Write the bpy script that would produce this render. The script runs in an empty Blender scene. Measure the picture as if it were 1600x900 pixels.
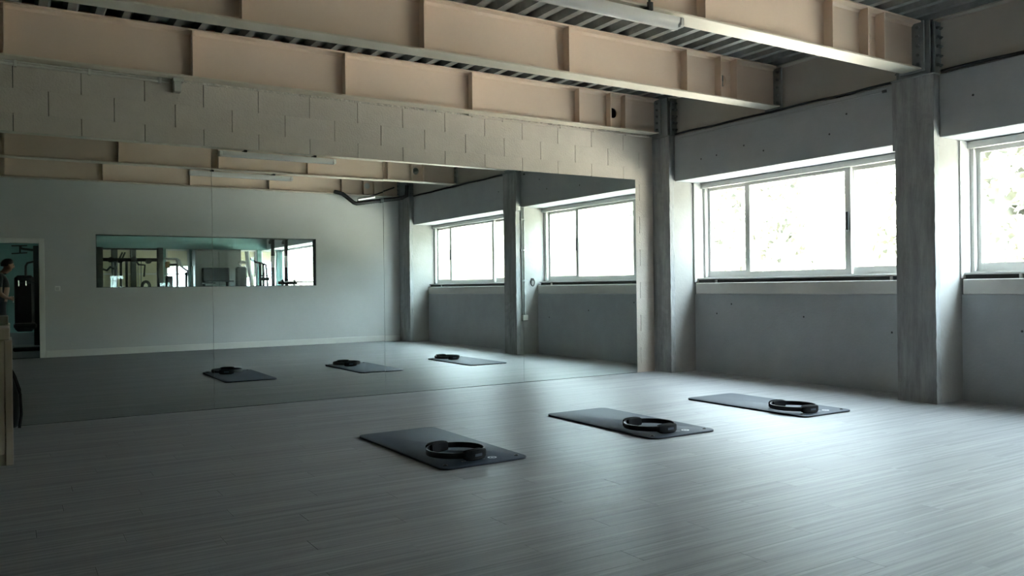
import bpy, bmesh, math, random
from mathutils import Vector, Matrix
random.seed(7)
S = bpy.context.scene
COL = S.collection
PI = math.pi

# ------------------------------------------------------------------ camera
cam_d = bpy.data.cameras.new('camera')
cam_d.sensor_width = 36.0
cam_d.lens = 28.475
cam_d.clip_start = 0.02
cam = bpy.data.objects.new('camera', cam_d)
COL.objects.link(cam)
psi, th, ro = 0.5585, -0.0013, -0.0122
F = Vector((math.sin(psi) * math.cos(th), math.cos(psi) * math.cos(th), math.sin(th)))
R0 = Vector((math.cos(psi), -math.sin(psi), 0))
U0 = R0.cross(F)
RR = R0 * math.cos(ro) + U0 * math.sin(ro)
UU = U0 * math.cos(ro) - R0 * math.sin(ro)
M3 = Matrix((RR, UU, -F)).transposed()
cam.matrix_world = Matrix.Translation((0, -7.8394, 1.1)) @ M3.to_4x4()
S.camera = cam

# ------------------------------------------------------------------ sky (bright overcast)
W = bpy.data.worlds.new('overcast_sky')
S.world = W
W.use_nodes = True
bg = W.node_tree.nodes['Background']
bg.inputs['Color'].default_value = (0.75, 0.90, 1.0, 1)
bg.inputs['Strength'].default_value = 22.0
sun_d = bpy.data.lights.new('sun', 'SUN')                # stands behind the building: lights the ground and trees outside
sun_d.energy = 55.0
sun_d.angle = math.radians(3)
sun_d.color = (1.0, 0.95, 0.88)
sun = bpy.data.objects.new('sun', sun_d)
COL.objects.link(sun)
sun.location = (-20, 8, 30)
sun.rotation_euler = Vector((0.62, -0.18, -0.85)).to_track_quat('-Z', 'Y').to_euler()

# ------------------------------------------------------------------ view
S.view_settings.view_transform = 'Standard'
S.view_settings.look = 'None'
S.view_settings.gamma = 1.0
S.view_settings.exposure = 1.07
S.view_settings.use_curve_mapping = False
S.cycles.max_bounces = 14
S.cycles.diffuse_bounces = 7
S.cycles.glossy_bounces = 6
S.cycles.transparent_max_bounces = 12
S.cycles.sample_clamp_indirect = 12.0


# ================================================================== materials
def nt(m):
    m.use_nodes = True
    return m.node_tree


def mat(name, col, rough=0.6, metal=0.0, spec=0.5, var=0.0, scale=6.0, stretch=(1, 1, 1), bump=0.0, bscale=80.0,
        col2=None, detail=6.0, rand=0.0, rvar=0.0):
    m = bpy.data.materials.new(name)
    t = nt(m)
    b = t.nodes['Principled BSDF']
    b.inputs['Roughness'].default_value = rough
    b.inputs['Metallic'].default_value = metal
    b.inputs['Specular IOR Level'].default_value = spec
    b.inputs['Base Color'].default_value = (*col, 1)
    tc = t.nodes.new('ShaderNodeTexCoord')
    mp = t.nodes.new('ShaderNodeMapping')
    mp.inputs['Scale'].default_value = stretch
    t.links.new(tc.outputs['Object'], mp.inputs['Vector'])
    vec = mp.outputs['Vector']
    if rand:
        oi = t.nodes.new('ShaderNodeObjectInfo')
        ml = t.nodes.new('ShaderNodeMath'); ml.operation = 'MULTIPLY'; ml.inputs[1].default_value = 37.0
        t.links.new(oi.outputs['Random'], ml.inputs[0])
        ad = t.nodes.new('ShaderNodeVectorMath'); ad.operation = 'ADD'
        t.links.new(vec, ad.inputs[0]); t.links.new(ml.outputs[0], ad.inputs[1])
        vec = ad.outputs[0]
    colsock = None
    if var or col2:
        n = t.nodes.new('ShaderNodeTexNoise')
        n.inputs['Scale'].default_value = scale
        n.inputs['Detail'].default_value = detail
        n.inputs['Roughness'].default_value = 0.6
        t.links.new(vec, n.inputs['Vector'])
        r = t.nodes.new('ShaderNodeValToRGB')
        c2 = col2 if col2 else tuple(min(1, c * (1 + var)) for c in col)
        c1 = col if col2 else tuple(c * (1 - var) for c in col)
        r.color_ramp.elements[0].position = 0.3; r.color_ramp.elements[0].color = (*c1, 1)
        r.color_ramp.elements[1].position = 0.7; r.color_ramp.elements[1].color = (*c2, 1)
        t.links.new(n.outputs['Fac'], r.inputs['Fac'])
        colsock = r.outputs['Color']
        if rvar:
            mr = t.nodes.new('ShaderNodeMapRange')
            mr.inputs['To Min'].default_value = rough - rvar; mr.inputs['To Max'].default_value = rough + rvar
            t.links.new(n.outputs['Fac'], mr.inputs['Value'])
            t.links.new(mr.outputs[0], b.inputs['Roughness'])
    if rand and colsock:
        hv = t.nodes.new('ShaderNodeHueSaturation')
        mr = t.nodes.new('ShaderNodeMapRange')
        mr.inputs['To Min'].default_value = 1 - rand; mr.inputs['To Max'].default_value = 1 + rand
        t.links.new(oi.outputs['Random'], mr.inputs['Value'])
        t.links.new(mr.outputs[0], hv.inputs['Value'])
        t.links.new(colsock, hv.inputs['Color'])
        colsock = hv.outputs['Color']
    if colsock:
        t.links.new(colsock, b.inputs['Base Color'])
    if bump:
        n2 = t.nodes.new('ShaderNodeTexNoise')
        n2.inputs['Scale'].default_value = bscale
        n2.inputs['Detail'].default_value = 4
        t.links.new(vec, n2.inputs['Vector'])
        bp = t.nodes.new('ShaderNodeBump')
        bp.inputs['Strength'].default_value = bump
        bp.inputs['Distance'].default_value = 0.01
        t.links.new(n2.outputs['Fac'], bp.inputs['Height'])
        t.links.new(bp.outputs['Normal'], b.inputs['Normal'])
    return m


M = {}
M['plank'] = mat('grey_oak_laminate', (0.155, 0.160, 0.170), 0.50, spec=0.30, col2=(0.30, 0.302, 0.308), scale=3.0,
                 stretch=(0.3, 13, 1), bump=0.12, bscale=5.0, rand=0.05, rvar=0.06)
_t = M['plank'].node_tree
_b = _t.nodes['Principled BSDF']
_b.inputs['Anisotropic'].default_value = 0.65            # fine grain ridges run along the boards
_c = _t.nodes.new('ShaderNodeCombineXYZ'); _c.inputs[1].default_value = 1.0
_t.links.new(_c.outputs[0], _b.inputs['Tangent'])
M['subfloor'] = mat('dark_joint', (0.17, 0.165, 0.16), 0.8)
M['block'] = mat('painted_block', (0.52, 0.475, 0.425), 0.85, spec=0.2, var=0.05, scale=5, bump=0.5, bscale=60, rand=0.03)
M['joint'] = mat('open_mortar_joint', (0.05, 0.05, 0.055), 0.95, spec=0.1)
M['core'] = mat('wall_core', (0.25, 0.24, 0.23), 0.9)
M['mortar'] = mat('rough_mortar', (0.5, 0.47, 0.42), 0.95, spec=0.1, var=0.35, scale=25, bump=0.8, bscale=60)
M['backwall'] = mat('painted_plasterboard', (0.58, 0.585, 0.585), 0.8, spec=0.25, var=0.02, scale=2)
M['leftwall'] = mat('painted_side_wall', (0.48, 0.49, 0.49), 0.85, spec=0.2, var=0.03, scale=2)
M['parapet'] = mat('grey_painted_concrete', (0.40, 0.42, 0.44), 0.85, spec=0.25, var=0.06, scale=3, bump=0.25, bscale=40)
M['sill'] = mat('pale_sill_render', (0.58, 0.57, 0.55), 0.75, spec=0.3, var=0.03, scale=6)
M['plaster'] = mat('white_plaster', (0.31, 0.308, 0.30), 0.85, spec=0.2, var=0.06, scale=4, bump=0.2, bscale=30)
M['concrete'] = mat('raw_board_marked_concrete', (0.23, 0.235, 0.24), 0.9, spec=0.2, col2=(0.39, 0.395, 0.40), scale=5,
                    stretch=(3, 3, 0.45), bump=0.7, bscale=22)
M['steel'] = mat('beige_painted_steel', (0.71, 0.565, 0.46), 0.5, spec=0.4, var=0.03, scale=1.5)
M['flange'] = mat('pale_painted_flange', (0.66, 0.60, 0.51), 0.5, spec=0.35, var=0.03, scale=2)
M['edge_steel'] = mat('grey_brown_painted_steel', (0.50, 0.475, 0.435), 0.6, spec=0.3, var=0.05, scale=2)
M['grey_steel'] = mat('grey_primed_steel', (0.28, 0.30, 0.30), 0.6, spec=0.4, var=0.12, scale=8)
M['bolt'] = mat('bolt_steel', (0.18, 0.19, 0.20), 0.5, metal=0.5)
M['deck'] = mat('galvanised_deck', (0.24, 0.255, 0.255), 0.5, metal=0.35, var=0.2, scale=9)
M['deck_edge'] = mat('rust_primer', (0.20, 0.075, 0.045), 0.8, var=0.4, scale=8)
M['white_pvc'] = mat('white_window_frame', (0.50, 0.50, 0.485), 0.4, spec=0.5)
M['white_trim'] = mat('white_trim_paint', (0.72, 0.72, 0.69), 0.5, spec=0.4)
M['dark_slot'] = mat('dark_gap_hole_cap', (0.06, 0.065, 0.065), 0.8)
M['black'] = mat('black_plastic', (0.018, 0.018, 0.02), 0.4, var=0.1)
M['rubber'] = mat('black_cable_rubber', (0.02, 0.02, 0.022), 0.6)
M['pipe_grey'] = mat('grey_conduit', (0.55, 0.54, 0.50), 0.5, spec=0.4, var=0.05)
M['box_grey'] = mat('junction_box_plastic', (0.40, 0.40, 0.38), 0.6, var=0.05)
M['foil'] = mat('foil_wrap', (0.7, 0.7, 0.7), 0.3, metal=0.8, var=0.1, scale=30)
M['tube_body'] = mat('lamp_housing', (0.62, 0.60, 0.58), 0.45, spec=0.4)
M['tube_glass'] = mat('frosted_diffuser', (0.66, 0.64, 0.63), 0.25, spec=0.6)
M['mat'] = mat('charcoal_mat_foam', (0.036, 0.047, 0.066), 0.64, spec=0.25, var=0.1, scale=12, bump=0.08, bscale=300)
M['mat_edge'] = mat('mat_underside', (0.012, 0.013, 0.015), 0.7, var=0.1)
M['print'] = mat('pale_print', (0.42, 0.42, 0.45), 0.5)
M['eyelet'] = mat('black_eyelet', (0.01, 0.01, 0.012), 0.3, metal=0.5)
M['hoop'] = mat('black_hoop', (0.012, 0.012, 0.014), 0.5, spec=0.3, var=0.1)
M['pad'] = mat('foam_pad', (0.007, 0.007, 0.008), 0.85, spec=0.15, var=0.15, scale=30, bump=0.2, bscale=200)
M['wood'] = mat('pale_birch_panel', (0.21, 0.175, 0.14), 0.6, col2=(0.27, 0.23, 0.185), scale=2.5, stretch=(14, 14, 0.6))
M['bag'] = mat('shiny_black_nylon', (0.004, 0.004, 0.0045), 0.6, spec=0.1, bump=0.4, bscale=14, var=0.2)
M['teal'] = mat('teal_wall_paint', (0.085, 0.17, 0.17), 0.8, var=0.04)
M['cream'] = mat('cream_render', (0.66, 0.60, 0.50), 0.8, var=0.04)
_m = bpy.data.materials.new('added_cream_blind'); _t = nt(_m)
_t.nodes.remove(_t.nodes['Principled BSDF'])
_d = _t.nodes.new('ShaderNodeBsdfDiffuse'); _d.inputs['Color'].default_value = (0.62, 0.55, 0.42, 1)
_l = _t.nodes.new('ShaderNodeBsdfTranslucent'); _l.inputs['Color'].default_value = (0.022, 0.020, 0.015, 1)
_a = _t.nodes.new('ShaderNodeAddShader')
_t.links.new(_d.outputs[0], _a.inputs[0]); _t.links.new(_l.outputs[0], _a.inputs[1])
_t.links.new(_a.outputs[0], _t.nodes['Material Output'].inputs['Surface'])
M['added_blind'] = _m
M['gym_floor'] = mat('black_rubber_floor', (0.03, 0.033, 0.035), 0.7, var=0.2, scale=60)
M['gym_ceiling'] = mat('dark_gym_ceiling', (0.07, 0.085, 0.09), 0.9, var=0.1)
M['gym_dark'] = mat('charcoal_panel', (0.035, 0.045, 0.045), 0.7, var=0.2)
M['machine'] = mat('black_machine_tube', (0.009, 0.0095, 0.010), 0.5, spec=0.3, var=0.1)
M['machine_white'] = mat('white_machine_sleeve', (0.62, 0.62, 0.60), 0.4, var=0.04)
M['machine_grey'] = mat('grey_machine_tube', (0.33, 0.34, 0.34), 0.4, var=0.04)
M['chrome'] = mat('chrome_bar', (0.7, 0.7, 0.7), 0.2, metal=1.0)
M['tan'] = mat('tan_upholstery', (0.30, 0.18, 0.09), 0.6, var=0.1)
M['skin'] = mat('skin', (0.24, 0.13, 0.09), 0.6, var=0.05)
M['cloth'] = mat('black_jersey', (0.025, 0.026, 0.028), 0.85, var=0.15)
M['cloth2'] = mat('dark_trousers', (0.02, 0.021, 0.024), 0.85, var=0.15)
M['hair'] = mat('dark_hair', (0.02, 0.015, 0.012), 0.6, var=0.3, scale=60)
M['phone'] = mat('white_phone', (0.75, 0.75, 0.75), 0.3)
M['eye'] = mat('eye_dark', (0.03, 0.02, 0.02), 0.2)
M['shoe'] = mat('dark_shoe', (0.03, 0.03, 0.03), 0.6)
M['leaf'] = mat('pale_leaf', (0.16, 0.16, 0.12), 0.6, var=0.2, scale=3)
M['bark'] = mat('bark', (0.25, 0.22, 0.18), 0.9, var=0.3, scale=10)
M['ground'] = mat('dry_pale_ground', (0.54, 0.47, 0.385), 0.9, var=0.12, scale=1)
M['added_hill'] = mat('added_hill_scrub', (0.07, 0.075, 0.05), 0.95, spec=0.1, col2=(0.16, 0.155, 0.11), scale=0.9)
M['slab'] = mat('concrete_slab', (0.3, 0.3, 0.29), 0.9, var=0.1)

m = bpy.data.materials.new('silvered_mirror')
t = nt(m)
t.nodes.remove(t.nodes['Principled BSDF'])
g = t.nodes.new('ShaderNodeBsdfGlossy')
g.inputs['Color'].default_value = (0.72, 0.775, 0.75, 1)
g.inputs['Roughness'].default_value = 0.0
t.links.new(g.outputs[0], t.nodes['Material Output'].inputs['Surface'])
M['mirror'] = m
M['mirror_edge'] = mat('green_glass_edge', (0.30, 0.36, 0.33), 0.3)


def glass(name, refl):
    m = bpy.data.materials.new(name)
    t = nt(m)
    t.nodes.remove(t.nodes['Principled BSDF'])
    tr = t.nodes.new('ShaderNodeBsdfTransparent')
    tr.inputs['Color'].default_value = (0.96, 0.98, 0.97, 1)
    gl = t.nodes.new('ShaderNodeBsdfGlossy'); gl.inputs['Roughness'].default_value = 0.0
    fc = t.nodes.new('ShaderNodeLayerWeight'); fc.inputs['Blend'].default_value = 0.5
    pw = t.nodes.new('ShaderNodeMath'); pw.operation = 'POWER'; pw.inputs[1].default_value = 5.0
    t.links.new(fc.outputs['Facing'], pw.inputs[0])
    lw = t.nodes.new('ShaderNodeMath'); lw.operation = 'MULTIPLY_ADD'; lw.inputs[1].default_value = 0.6; lw.inputs[2].default_value = refl
    t.links.new(pw.outputs[0], lw.inputs[0])
    mx = t.nodes.new('ShaderNodeMixShader')
    t.links.new(lw.outputs[0], mx.inputs[0]); t.links.new(tr.outputs[0], mx.inputs[1]); t.links.new(gl.outputs[0], mx.inputs[2])
    t.links.new(mx.outputs[0], t.nodes['Material Output'].inputs['Surface'])
    return m


M['glass'] = glass('clear_window_glass', 0.04)


# ================================================================== mesh helpers
class MB:
    def __init__(self):
        self.v = []; self.f = []; self.mi = []

    def add(self, vs, fs, mi=0):
        o = len(self.v)
        self.v += [tuple(a) for a in vs]
        self.f += [tuple(i + o for i in f) for f in fs]
        self.mi += [mi] * len(fs)
        return self

    def box(self, x0, x1, y0, y1, z0, z1, mi=0):
        x0, x1 = min(x0, x1), max(x0, x1); y0, y1 = min(y0, y1), max(y0, y1); z0, z1 = min(z0, z1), max(z0, z1)
        v = [(x0, y0, z0), (x1, y0, z0), (x1, y1, z0), (x0, y1, z0), (x0, y0, z1), (x1, y0, z1), (x1, y1, z1), (x0, y1, z1)]
        f = [(0, 3, 2, 1), (4, 5, 6, 7), (0, 1, 5, 4), (1, 2, 6, 5), (2, 3, 7, 6), (3, 0, 4, 7)]
        return self.add(v, f, mi)

    def bbox(self, x0, x1, y0, y1, z0, z1, b=0.005, seg=1):
        bm = bmesh.new()
        bmesh.ops.create_cube(bm, size=1)
        for v in bm.verts:
            v.co = Vector(((x0 + x1) / 2 + v.co.x * abs(x1 - x0), (y0 + y1) / 2 + v.co.y * abs(y1 - y0), (z0 + z1) / 2 + v.co.z * abs(z1 - z0)))
        bmesh.ops.bevel(bm, geom=list(bm.edges), offset=b, segments=seg, affect='EDGES', profile=0.5)
        bm.verts.index_update()
        self.add([v.co[:] for v in bm.verts], [[v.index for v in f.verts] for f in bm.faces])
        bm.free()
        return self

    def tube(self, pts, r, n=10, caps=True, mi=0):
        pts = [Vector(p) for p in pts]
        rs = r if isinstance(r, (list, tuple)) else [r] * len(pts)
        o = len(self.v)
        prev = None
        for i, p in enumerate(pts):
            if i == 0: d = pts[1] - p
            elif i == len(pts) - 1: d = p - pts[i - 1]
            else: d = (pts[i + 1] - p).normalized() + (p - pts[i - 1]).normalized()
            d.normalize()
            if prev is None:
                a = d.cross(Vector((0, 0, 1)))
                if a.length < 1e-3: a = d.cross(Vector((1, 0, 0)))
            else:
                a = prev - d * prev.dot(d)
            a.normalize(); prev = a
            b = d.cross(a)
            for k in range(n):
                an = 2 * PI * k / n
                self.v.append(tuple(p + (a * math.cos(an) + b * math.sin(an)) * rs[i]))
        for i in range(len(pts) - 1):
            for k in range(n):
                k2 = (k + 1) % n
                self.f.append((o + i * n + k, o + i * n + k2, o + (i + 1) * n + k2, o + (i + 1) * n + k)); self.mi.append(mi)
        if caps:
            self.f.append(tuple(o + k for k in reversed(range(n)))); self.mi.append(mi)
            e = o + (len(pts) - 1) * n
            self.f.append(tuple(e + k for k in range(n))); self.mi.append(mi)
        return self

    def bar(self, p, q, w, h=None):
        """square-section bar between two points"""
        h = h or w
        p = Vector(p); q = Vector(q); d = (q - p).normalized()
        a = d.cross(Vector((0, 0, 1)))
        if a.length < 1e-3: a = Vector((1, 0, 0))
        a.normalize(); b = d.cross(a)
        vs = []
        for c in (p, q):
            for sa, sb in ((-1, -1), (1, -1), (1, 1), (-1, 1)):
                vs.append(tuple(c + a * sa * w / 2 + b * sb * h / 2))
        return self.add(vs, [(0, 1, 2, 3), (7, 6, 5, 4), (0, 4, 5, 1), (1, 5, 6, 2), (2, 6, 7, 3), (3, 7, 4, 0)])


def wloc(o):
    v = Vector((0, 0, 0))
    while o is not None:
        v += o.location
        o = o.parent
    return v


def obj(name, mb, ms, parent=None, smooth=False, origin=None):
    me = bpy.data.meshes.new(name)
    base = wloc(parent) if parent is not None else Vector(origin or (0, 0, 0))
    me.from_pydata([tuple(Vector(v) - base) for v in mb.v], [], mb.f)
    if not isinstance(ms, (list, tuple)): ms = [ms]
    for x in ms: me.materials.append(M[x] if isinstance(x, str) else x)
    if len(ms) > 1: me.polygons.foreach_set('material_index', mb.mi)
    bm = bmesh.new(); bm.from_mesh(me)
    bmesh.ops.recalc_face_normals(bm, faces=bm.faces)
    bm.to_mesh(me); bm.free()
    if smooth:
        me.polygons.foreach_set('use_smooth', [True] * len(me.polygons))
        try: me.set_sharp_from_angle(angle=math.radians(40))
        except Exception: pass
    me.update()
    o = bpy.data.objects.new(name, me)
    COL.objects.link(o)
    if parent is not None: o.parent = parent
    else: o.location = base
    return o


def tag(o, label=None, cat=None, group=None, kind=None):
    if label: o['label'] = label
    if cat: o['category'] = cat
    if group: o['group'] = group
    if kind: o['kind'] = kind
    return o


def thing(name, label, cat, loc=(0, 0, 0), group=None, kind=None):
    o = bpy.data.objects.new(name, None)
    o.empty_display_size = 0.1
    COL.objects.link(o)
    o.location = loc
    return tag(o, label, cat, group, kind)


def copy_tree(o, parent=None):
    c = o.copy()
    COL.objects.link(c)
    c.parent = parent
    for ch in list(o.children):
        copy_tree(ch, c)
    return c


def B(*a, **k): return MB().box(*a, **k)
def BB(*a, **k): return MB().bbox(*a, **k)


# ================================================================== dimensions (metres)
XL = -4.0            # side wall beyond the frame
XC = 7.06            # room face of the columns
XP = 7.48            # parapet face
XLN = 7.15           # lintel face
XW = 7.62            # room face of the window frames
XO = 7.80            # outer face of the facade
YB = -7.95           # back wall
YBO = -8.09
YG = -18.5           # far wall of the gym
ZF, ZT = 3.02, 3.46  # beam soffit, beam top

# ================================================================== floor with planks
fl = obj('floor', B(XL, XP + 0.05, YBO, 0.02, -0.12, -0.0115), 'subfloor')
tag(fl, 'pale grey wood-look laminate floor of the studio', None, kind='structure')
PWD, PLN = 0.145, 1.29
pm = MB()
ch = 0.0006
x0, x1, y0, y1 = 0, PLN - 0.0003, 0, PWD - 0.0003
pm.add([(x0, y0, -0.0115), (x1, y0, -0.0115), (x1, y1, -0.0115), (x0, y1, -0.0115),
        (x0, y0, -ch), (x1, y0, -ch), (x1, y1, -ch), (x0, y1, -ch),
        (x0 + ch, y0 + ch, 0), (x1 - ch, y0 + ch, 0), (x1 - ch, y1 - ch, 0), (x0 + ch, y1 - ch, 0)],
       [(0, 3, 2, 1), (8, 9, 10, 11), (0, 1, 5, 4), (1, 2, 6, 5), (2, 3, 7, 6), (3, 0, 4, 7),
        (4, 5, 9, 8), (5, 6, 10, 9), (6, 7, 11, 10), (7, 4, 8, 11)])
first = None
rest = MB()
planks = []
row = 0
y = 0.0
while y > YB - 0.01:
    off = (row * 0.47) % PLN + random.uniform(-0.05, 0.05)
    x = XP - off
    segs = []
    xe = XP
    while xe > XL:
        xs = max(XL, (XP - off) - PLN * len(segs))
        if xe - xs > 0.02: segs.append((xs, xe))
        else: segs.append((xs, xe))
        xe = xs
    yy0 = y - PWD
    for (a, b) in segs:
        full = abs((b - a) - PLN) < 1e-3
        planks.append((a, b, max(yy0, YBO), y, full))
    y -= PWD
    row += 1


def seen_size(pl):
    cx, cy = (pl[0] + pl[1]) / 2, (pl[2] + pl[3]) / 2
    d = Vector((cx, cy, 0)) - Vector((0, -7.84, 1.1))
    z = d.dot(F)
    if z < 0.8: return -1
    u = d.dot(RR) / z * 1265
    v = -d.dot(UU) / z * 1265
    if abs(u) > 900 or abs(v) > 480: return -1
    return (pl[1] - pl[0]) * (pl[3] - pl[2]) / z ** 3


order = sorted(range(len(planks)), key=lambda i: -seen_size(planks[i]))
big = set(i for i in order[:298] if seen_size(planks[i]) > 0)
for i, (a, b, c, d, full) in enumerate(planks):
    if i in big:
        if full:
            if first is None:
                first = obj('plank', pm, 'plank', fl)
                o = first
            else:
                o = first.copy(); COL.objects.link(o); o.parent = fl
            o.location = (a, c, 0)
        elif b - a > 0.02:
            o = obj('plank', BB(0, b - a - 0.0005, 0, PWD - 0.0005, -0.0115, 0, b=0.0009), 'plank', fl)
            o.location = (a, c, 0)
    elif b - a > 0.02:
        rest.box(a, b - 0.0012, c, d - 0.0012, -0.0115, 0)
tag(obj('plank_field', rest, 'plank', fl), kind='stuff')

# ================================================================== mirror wall (painted blocks)
wf = MB()
wf.box(XL, XO, 0.105, 0.30, -0.2, 3.62)
wf.box(XL, 6.752, 0.007, 0.10, -0.0115, 2.40)
wall_front = obj('wall_front', wf, 'joint')
tag(wall_front, 'mirror wall of large painted concrete blocks', None, kind='structure')
RH = 0.2065
blk = {}
for k in range(15):
    zt = 3.0 - RH * k
    zb = max(0.0, zt - RH)
    if zt < 0.05: break
    ph = 0.07 if k % 2 == 0 else 0.325
    xs = ph - 0.5 * 9
    right = 7.052
    while xs < right:
        a, b = xs, xs + 0.5
        xs += 0.5
        lo = XL if k < 3 else 6.756
        a2, b2 = max(a, lo), min(b, right)
        if b2 - a2 < 0.03: continue
        gap = 0.0065
        if k == 2:                                 # row cut by the mirror top: block goes on behind the glass
            pass
        key = (round(b2 - a2, 3), round(zt - zb, 3))
        jy = random.uniform(-0.0008, 0.0008)
        if key not in blk:
            blk[key] = obj('block', B(0, b2 - a2 - gap, 0.006, 0.10, 0, zt - zb - 0.0006), 'block', wall_front)
            o = blk[key]
        else:
            o = blk[key].copy(); COL.objects.link(o); o.parent = wall_front
        o.location = (a2, jy, zb)
# rough mortar line between blocks and beam
mm = MB()
n = 160
for i in range(n):
    xa = -1.2 + (XC + 1.1) * i / n; xb = -1.2 + (XC + 1.1) * (i + 1) / n
    zt_ = 3.03 + random.uniform(-0.008, 0.0); yy = 0.0 + random.uniform(-0.012, 0.012)
    mm.box(xa, xb, yy, 0.1, 2.999, zt_)
tag(obj('trim_1', mm, 'mortar'), 'ragged mortar bead along the top of the block wall', None, kind='structure')

# ================================================================== window wall
wr = MB()
for ya, yb in ((-0.29, -3.32), (-3.70, -7.42), (-7.94, YG - 0.2)):   # parapet under every window, and on along the gym
    wr.box(XP, XO, ya, yb, -0.6, 0.98)
    if yb > -8: wr.box(XP + 0.101, XO, ya, yb, 0.98, 1.117)
wall_right = obj('wall_right', wr, 'parapet')
tag(wall_right, 'grey painted concrete parapet below the windows', None, kind='structure')
for (ya, yb) in ((-0.29, -3.32), (-3.70, -7.42), (-7.94, YG)):
    obj('lintel', BB(XLN, XO, yb, ya, 2.40, 2.972, b=0.006), 'parapet', wall_right)
obj('upper_wall', B(7.26, XO, 0.3, YG, 2.972, 3.62), 'parapet', wall_right)
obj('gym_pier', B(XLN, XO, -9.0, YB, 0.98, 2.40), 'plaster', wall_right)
# form-tie holes in the concrete
pit = MB()
for (px, py, pz) in ((XP, -0.66, 0.74), (XP, -1.95, 0.73), (XP, -0.9, 0.86), (XP, -3.0, 0.6), (XP, -4.22, 0.66), (XLN, -1.0, 2.63), (XLN, -1.7, 2.58),
                     (XLN, -2.55, 2.62), (XLN, -2.75, 2.79), (XLN, -0.75, 2.62), (XLN, -1.42, 2.68), (XLN, -4.0, 2.72)):
    a = [(px - 0.0012, py + 0.011 * math.cos(q * PI / 4), pz + 0.011 * math.sin(q * PI / 4)) for q in range(8)]
    c = [(px + 0.004, py + 0.011 * math.cos(q * PI / 4), pz + 0.011 * math.sin(q * PI / 4)) for q in range(8)]
    pit.add(a + c, [tuple(range(8))] + [(q, (q + 1) % 8, 8 + (q + 1) % 8, 8 + q) for q in range(8)])
obj('tie_hole', pit, 'dark_slot', wall_right)


# ---- windows
def window(name, ya, yb, s0, s1, label, posts):
    """ya nearer the mirror wall, yb further; s0..s1 the inner middle sash"""
    w = thing(name, label, None, (XW, (ya + yb) / 2, 1.0), kind='structure')
    fr = MB()
    zb, zt = 1.165, 2.395
    d0, d1 = XW, XO - 0.03
    fr.box(d0, d1, ya, ya - 0.055, zb, zt)
    fr.box(d0, d1, yb, yb + 0.055, zb, zt)
    fr.box(d0, d1, ya - 0.055, yb + 0.055, zb, zb + 0.03)
    fr.box(d0, d1, ya - 0.055, yb + 0.055, zt - 0.05, zt)
    obj('frame', fr, 'white_pvc', w)
    obj('head_box', BB(XW - 0.045, XW, ya, yb, zt - 0.065, zt, b=0.004), 'white_pvc', w)

    def sash(p, q, x, zlo, st=0.07):
        m = MB()
        m.box(x, x + 0.035, p, p - st, zlo, zt - 0.05)
        m.box(x, x + 0.035, q, q + st, zlo, zt - 0.05)
        m.box(x, x + 0.035, p - st, q + st, zlo, zlo + 0.075)
        m.box(x, x + 0.035, p - st, q + st, zt - 0.10, zt - 0.05)
        s = obj('sash', m, 'white_pvc', w)
        obj('pane', B(x + 0.014, x + 0.020, p - st, q + st, zlo + 0.075, zt - 0.10), 'glass', s)
        return s
    sm = sash(s0, s1, XW + 0.005, zb + 0.012)
    hb = MB()
    hb.bbox(XW - 0.018, XW + 0.005, s1 + 0.018, s1 + 0.050, 1.66, 1.86, b=0.004)
    obj('handle', hb, 'black', sm)
    sash(ya - 0.05, s0 - 0.03, XW + 0.055, zb + 0.03, 0.04)
    sash(s1 + 0.03, yb + 0.05, XW + 0.055, zb + 0.03, 0.04)
    # sill: render band, dark strip painted as the gap's shade, small spacers
    obj('sill', BB(XP - 0.018, XP + 0.10, ya - 0.03, yb + 0.03, 0.982, 1.122, b=0.006), 'sill', w)
    obj('gap_shade', B(XP + 0.05, XW + 0.05, ya - 0.02, yb + 0.02, 1.118, 1.166), 'dark_slot', w)  # near-black strip: depth shade of the open gap put into colour
    for yp in posts:
        obj('spacer', BB(XP + 0.025, XP + 0.05, yp - 0.012, yp + 0.012, 1.122, 1.166, b=0.002), 'white_pvc', w)
    obj('rail', BB(XP + 0.02, XW, ya - 0.02, yb + 0.02, 1.162, 1.182, b=0.003), 'white_pvc', w)
    obj('jamb_lining', BB(XW - 0.16, XW, ya, ya - 0.022, 1.13, 2.398, b=0.003), 'white_pvc', w)
    return w


window('window_1', -0.29, -3.32, -1.0, -2.45, 'white sliding window between the corner column and the middle column', (-0.62, -2.98))
window('window_2', -3.69, -7.42, -4.97, -6.72, 'white sliding window beyond the middle column', (-4.2, -6.9))


# ---- columns
def rough_box(mb, x0, x1, y0, y1, z0, z1, amp, nz=40, faces='all'):
    nx = 4; ny = 6
    bm = bmesh.new()
    bmesh.ops.create_cube(bm, size=1)
    for v in bm.verts:
        v.co = Vector(((x0 + x1) / 2 + v.co.x * abs(x1 - x0), (y0 + y1) / 2 + v.co.y * abs(y1 - y0), (z0 + z1) / 2 + v.co.z * abs(z1 - z0)))
    ez = [e for e in bm.edges if abs(e.verts[0].co.z - e.verts[1].co.z) > 0.01]
    bmesh.ops.subdivide_edges(bm, edges=ez, cuts=nz, use_grid_fill=True)
    ey = [e for e in bm.edges if abs(e.verts[0].co.y - e.verts[1].co.y) > 0.01]
    bmesh.ops.subdivide_edges(bm, edges=ey, cuts=ny, use_grid_fill=True)
    rnd = random.Random(3)
    for v in bm.verts:
        if z0 + 0.001 < v.co.z < z1 - 0.001:
            v.co.x += rnd.uniform(-amp, amp); v.co.y += rnd.uniform(-amp, amp)
    bm.verts.index_update()
    mb.add([v.co[:] for v in bm.verts], [[v.index for v in f.verts] for f in bm.faces])
    bm.free()
    return mb


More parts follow.
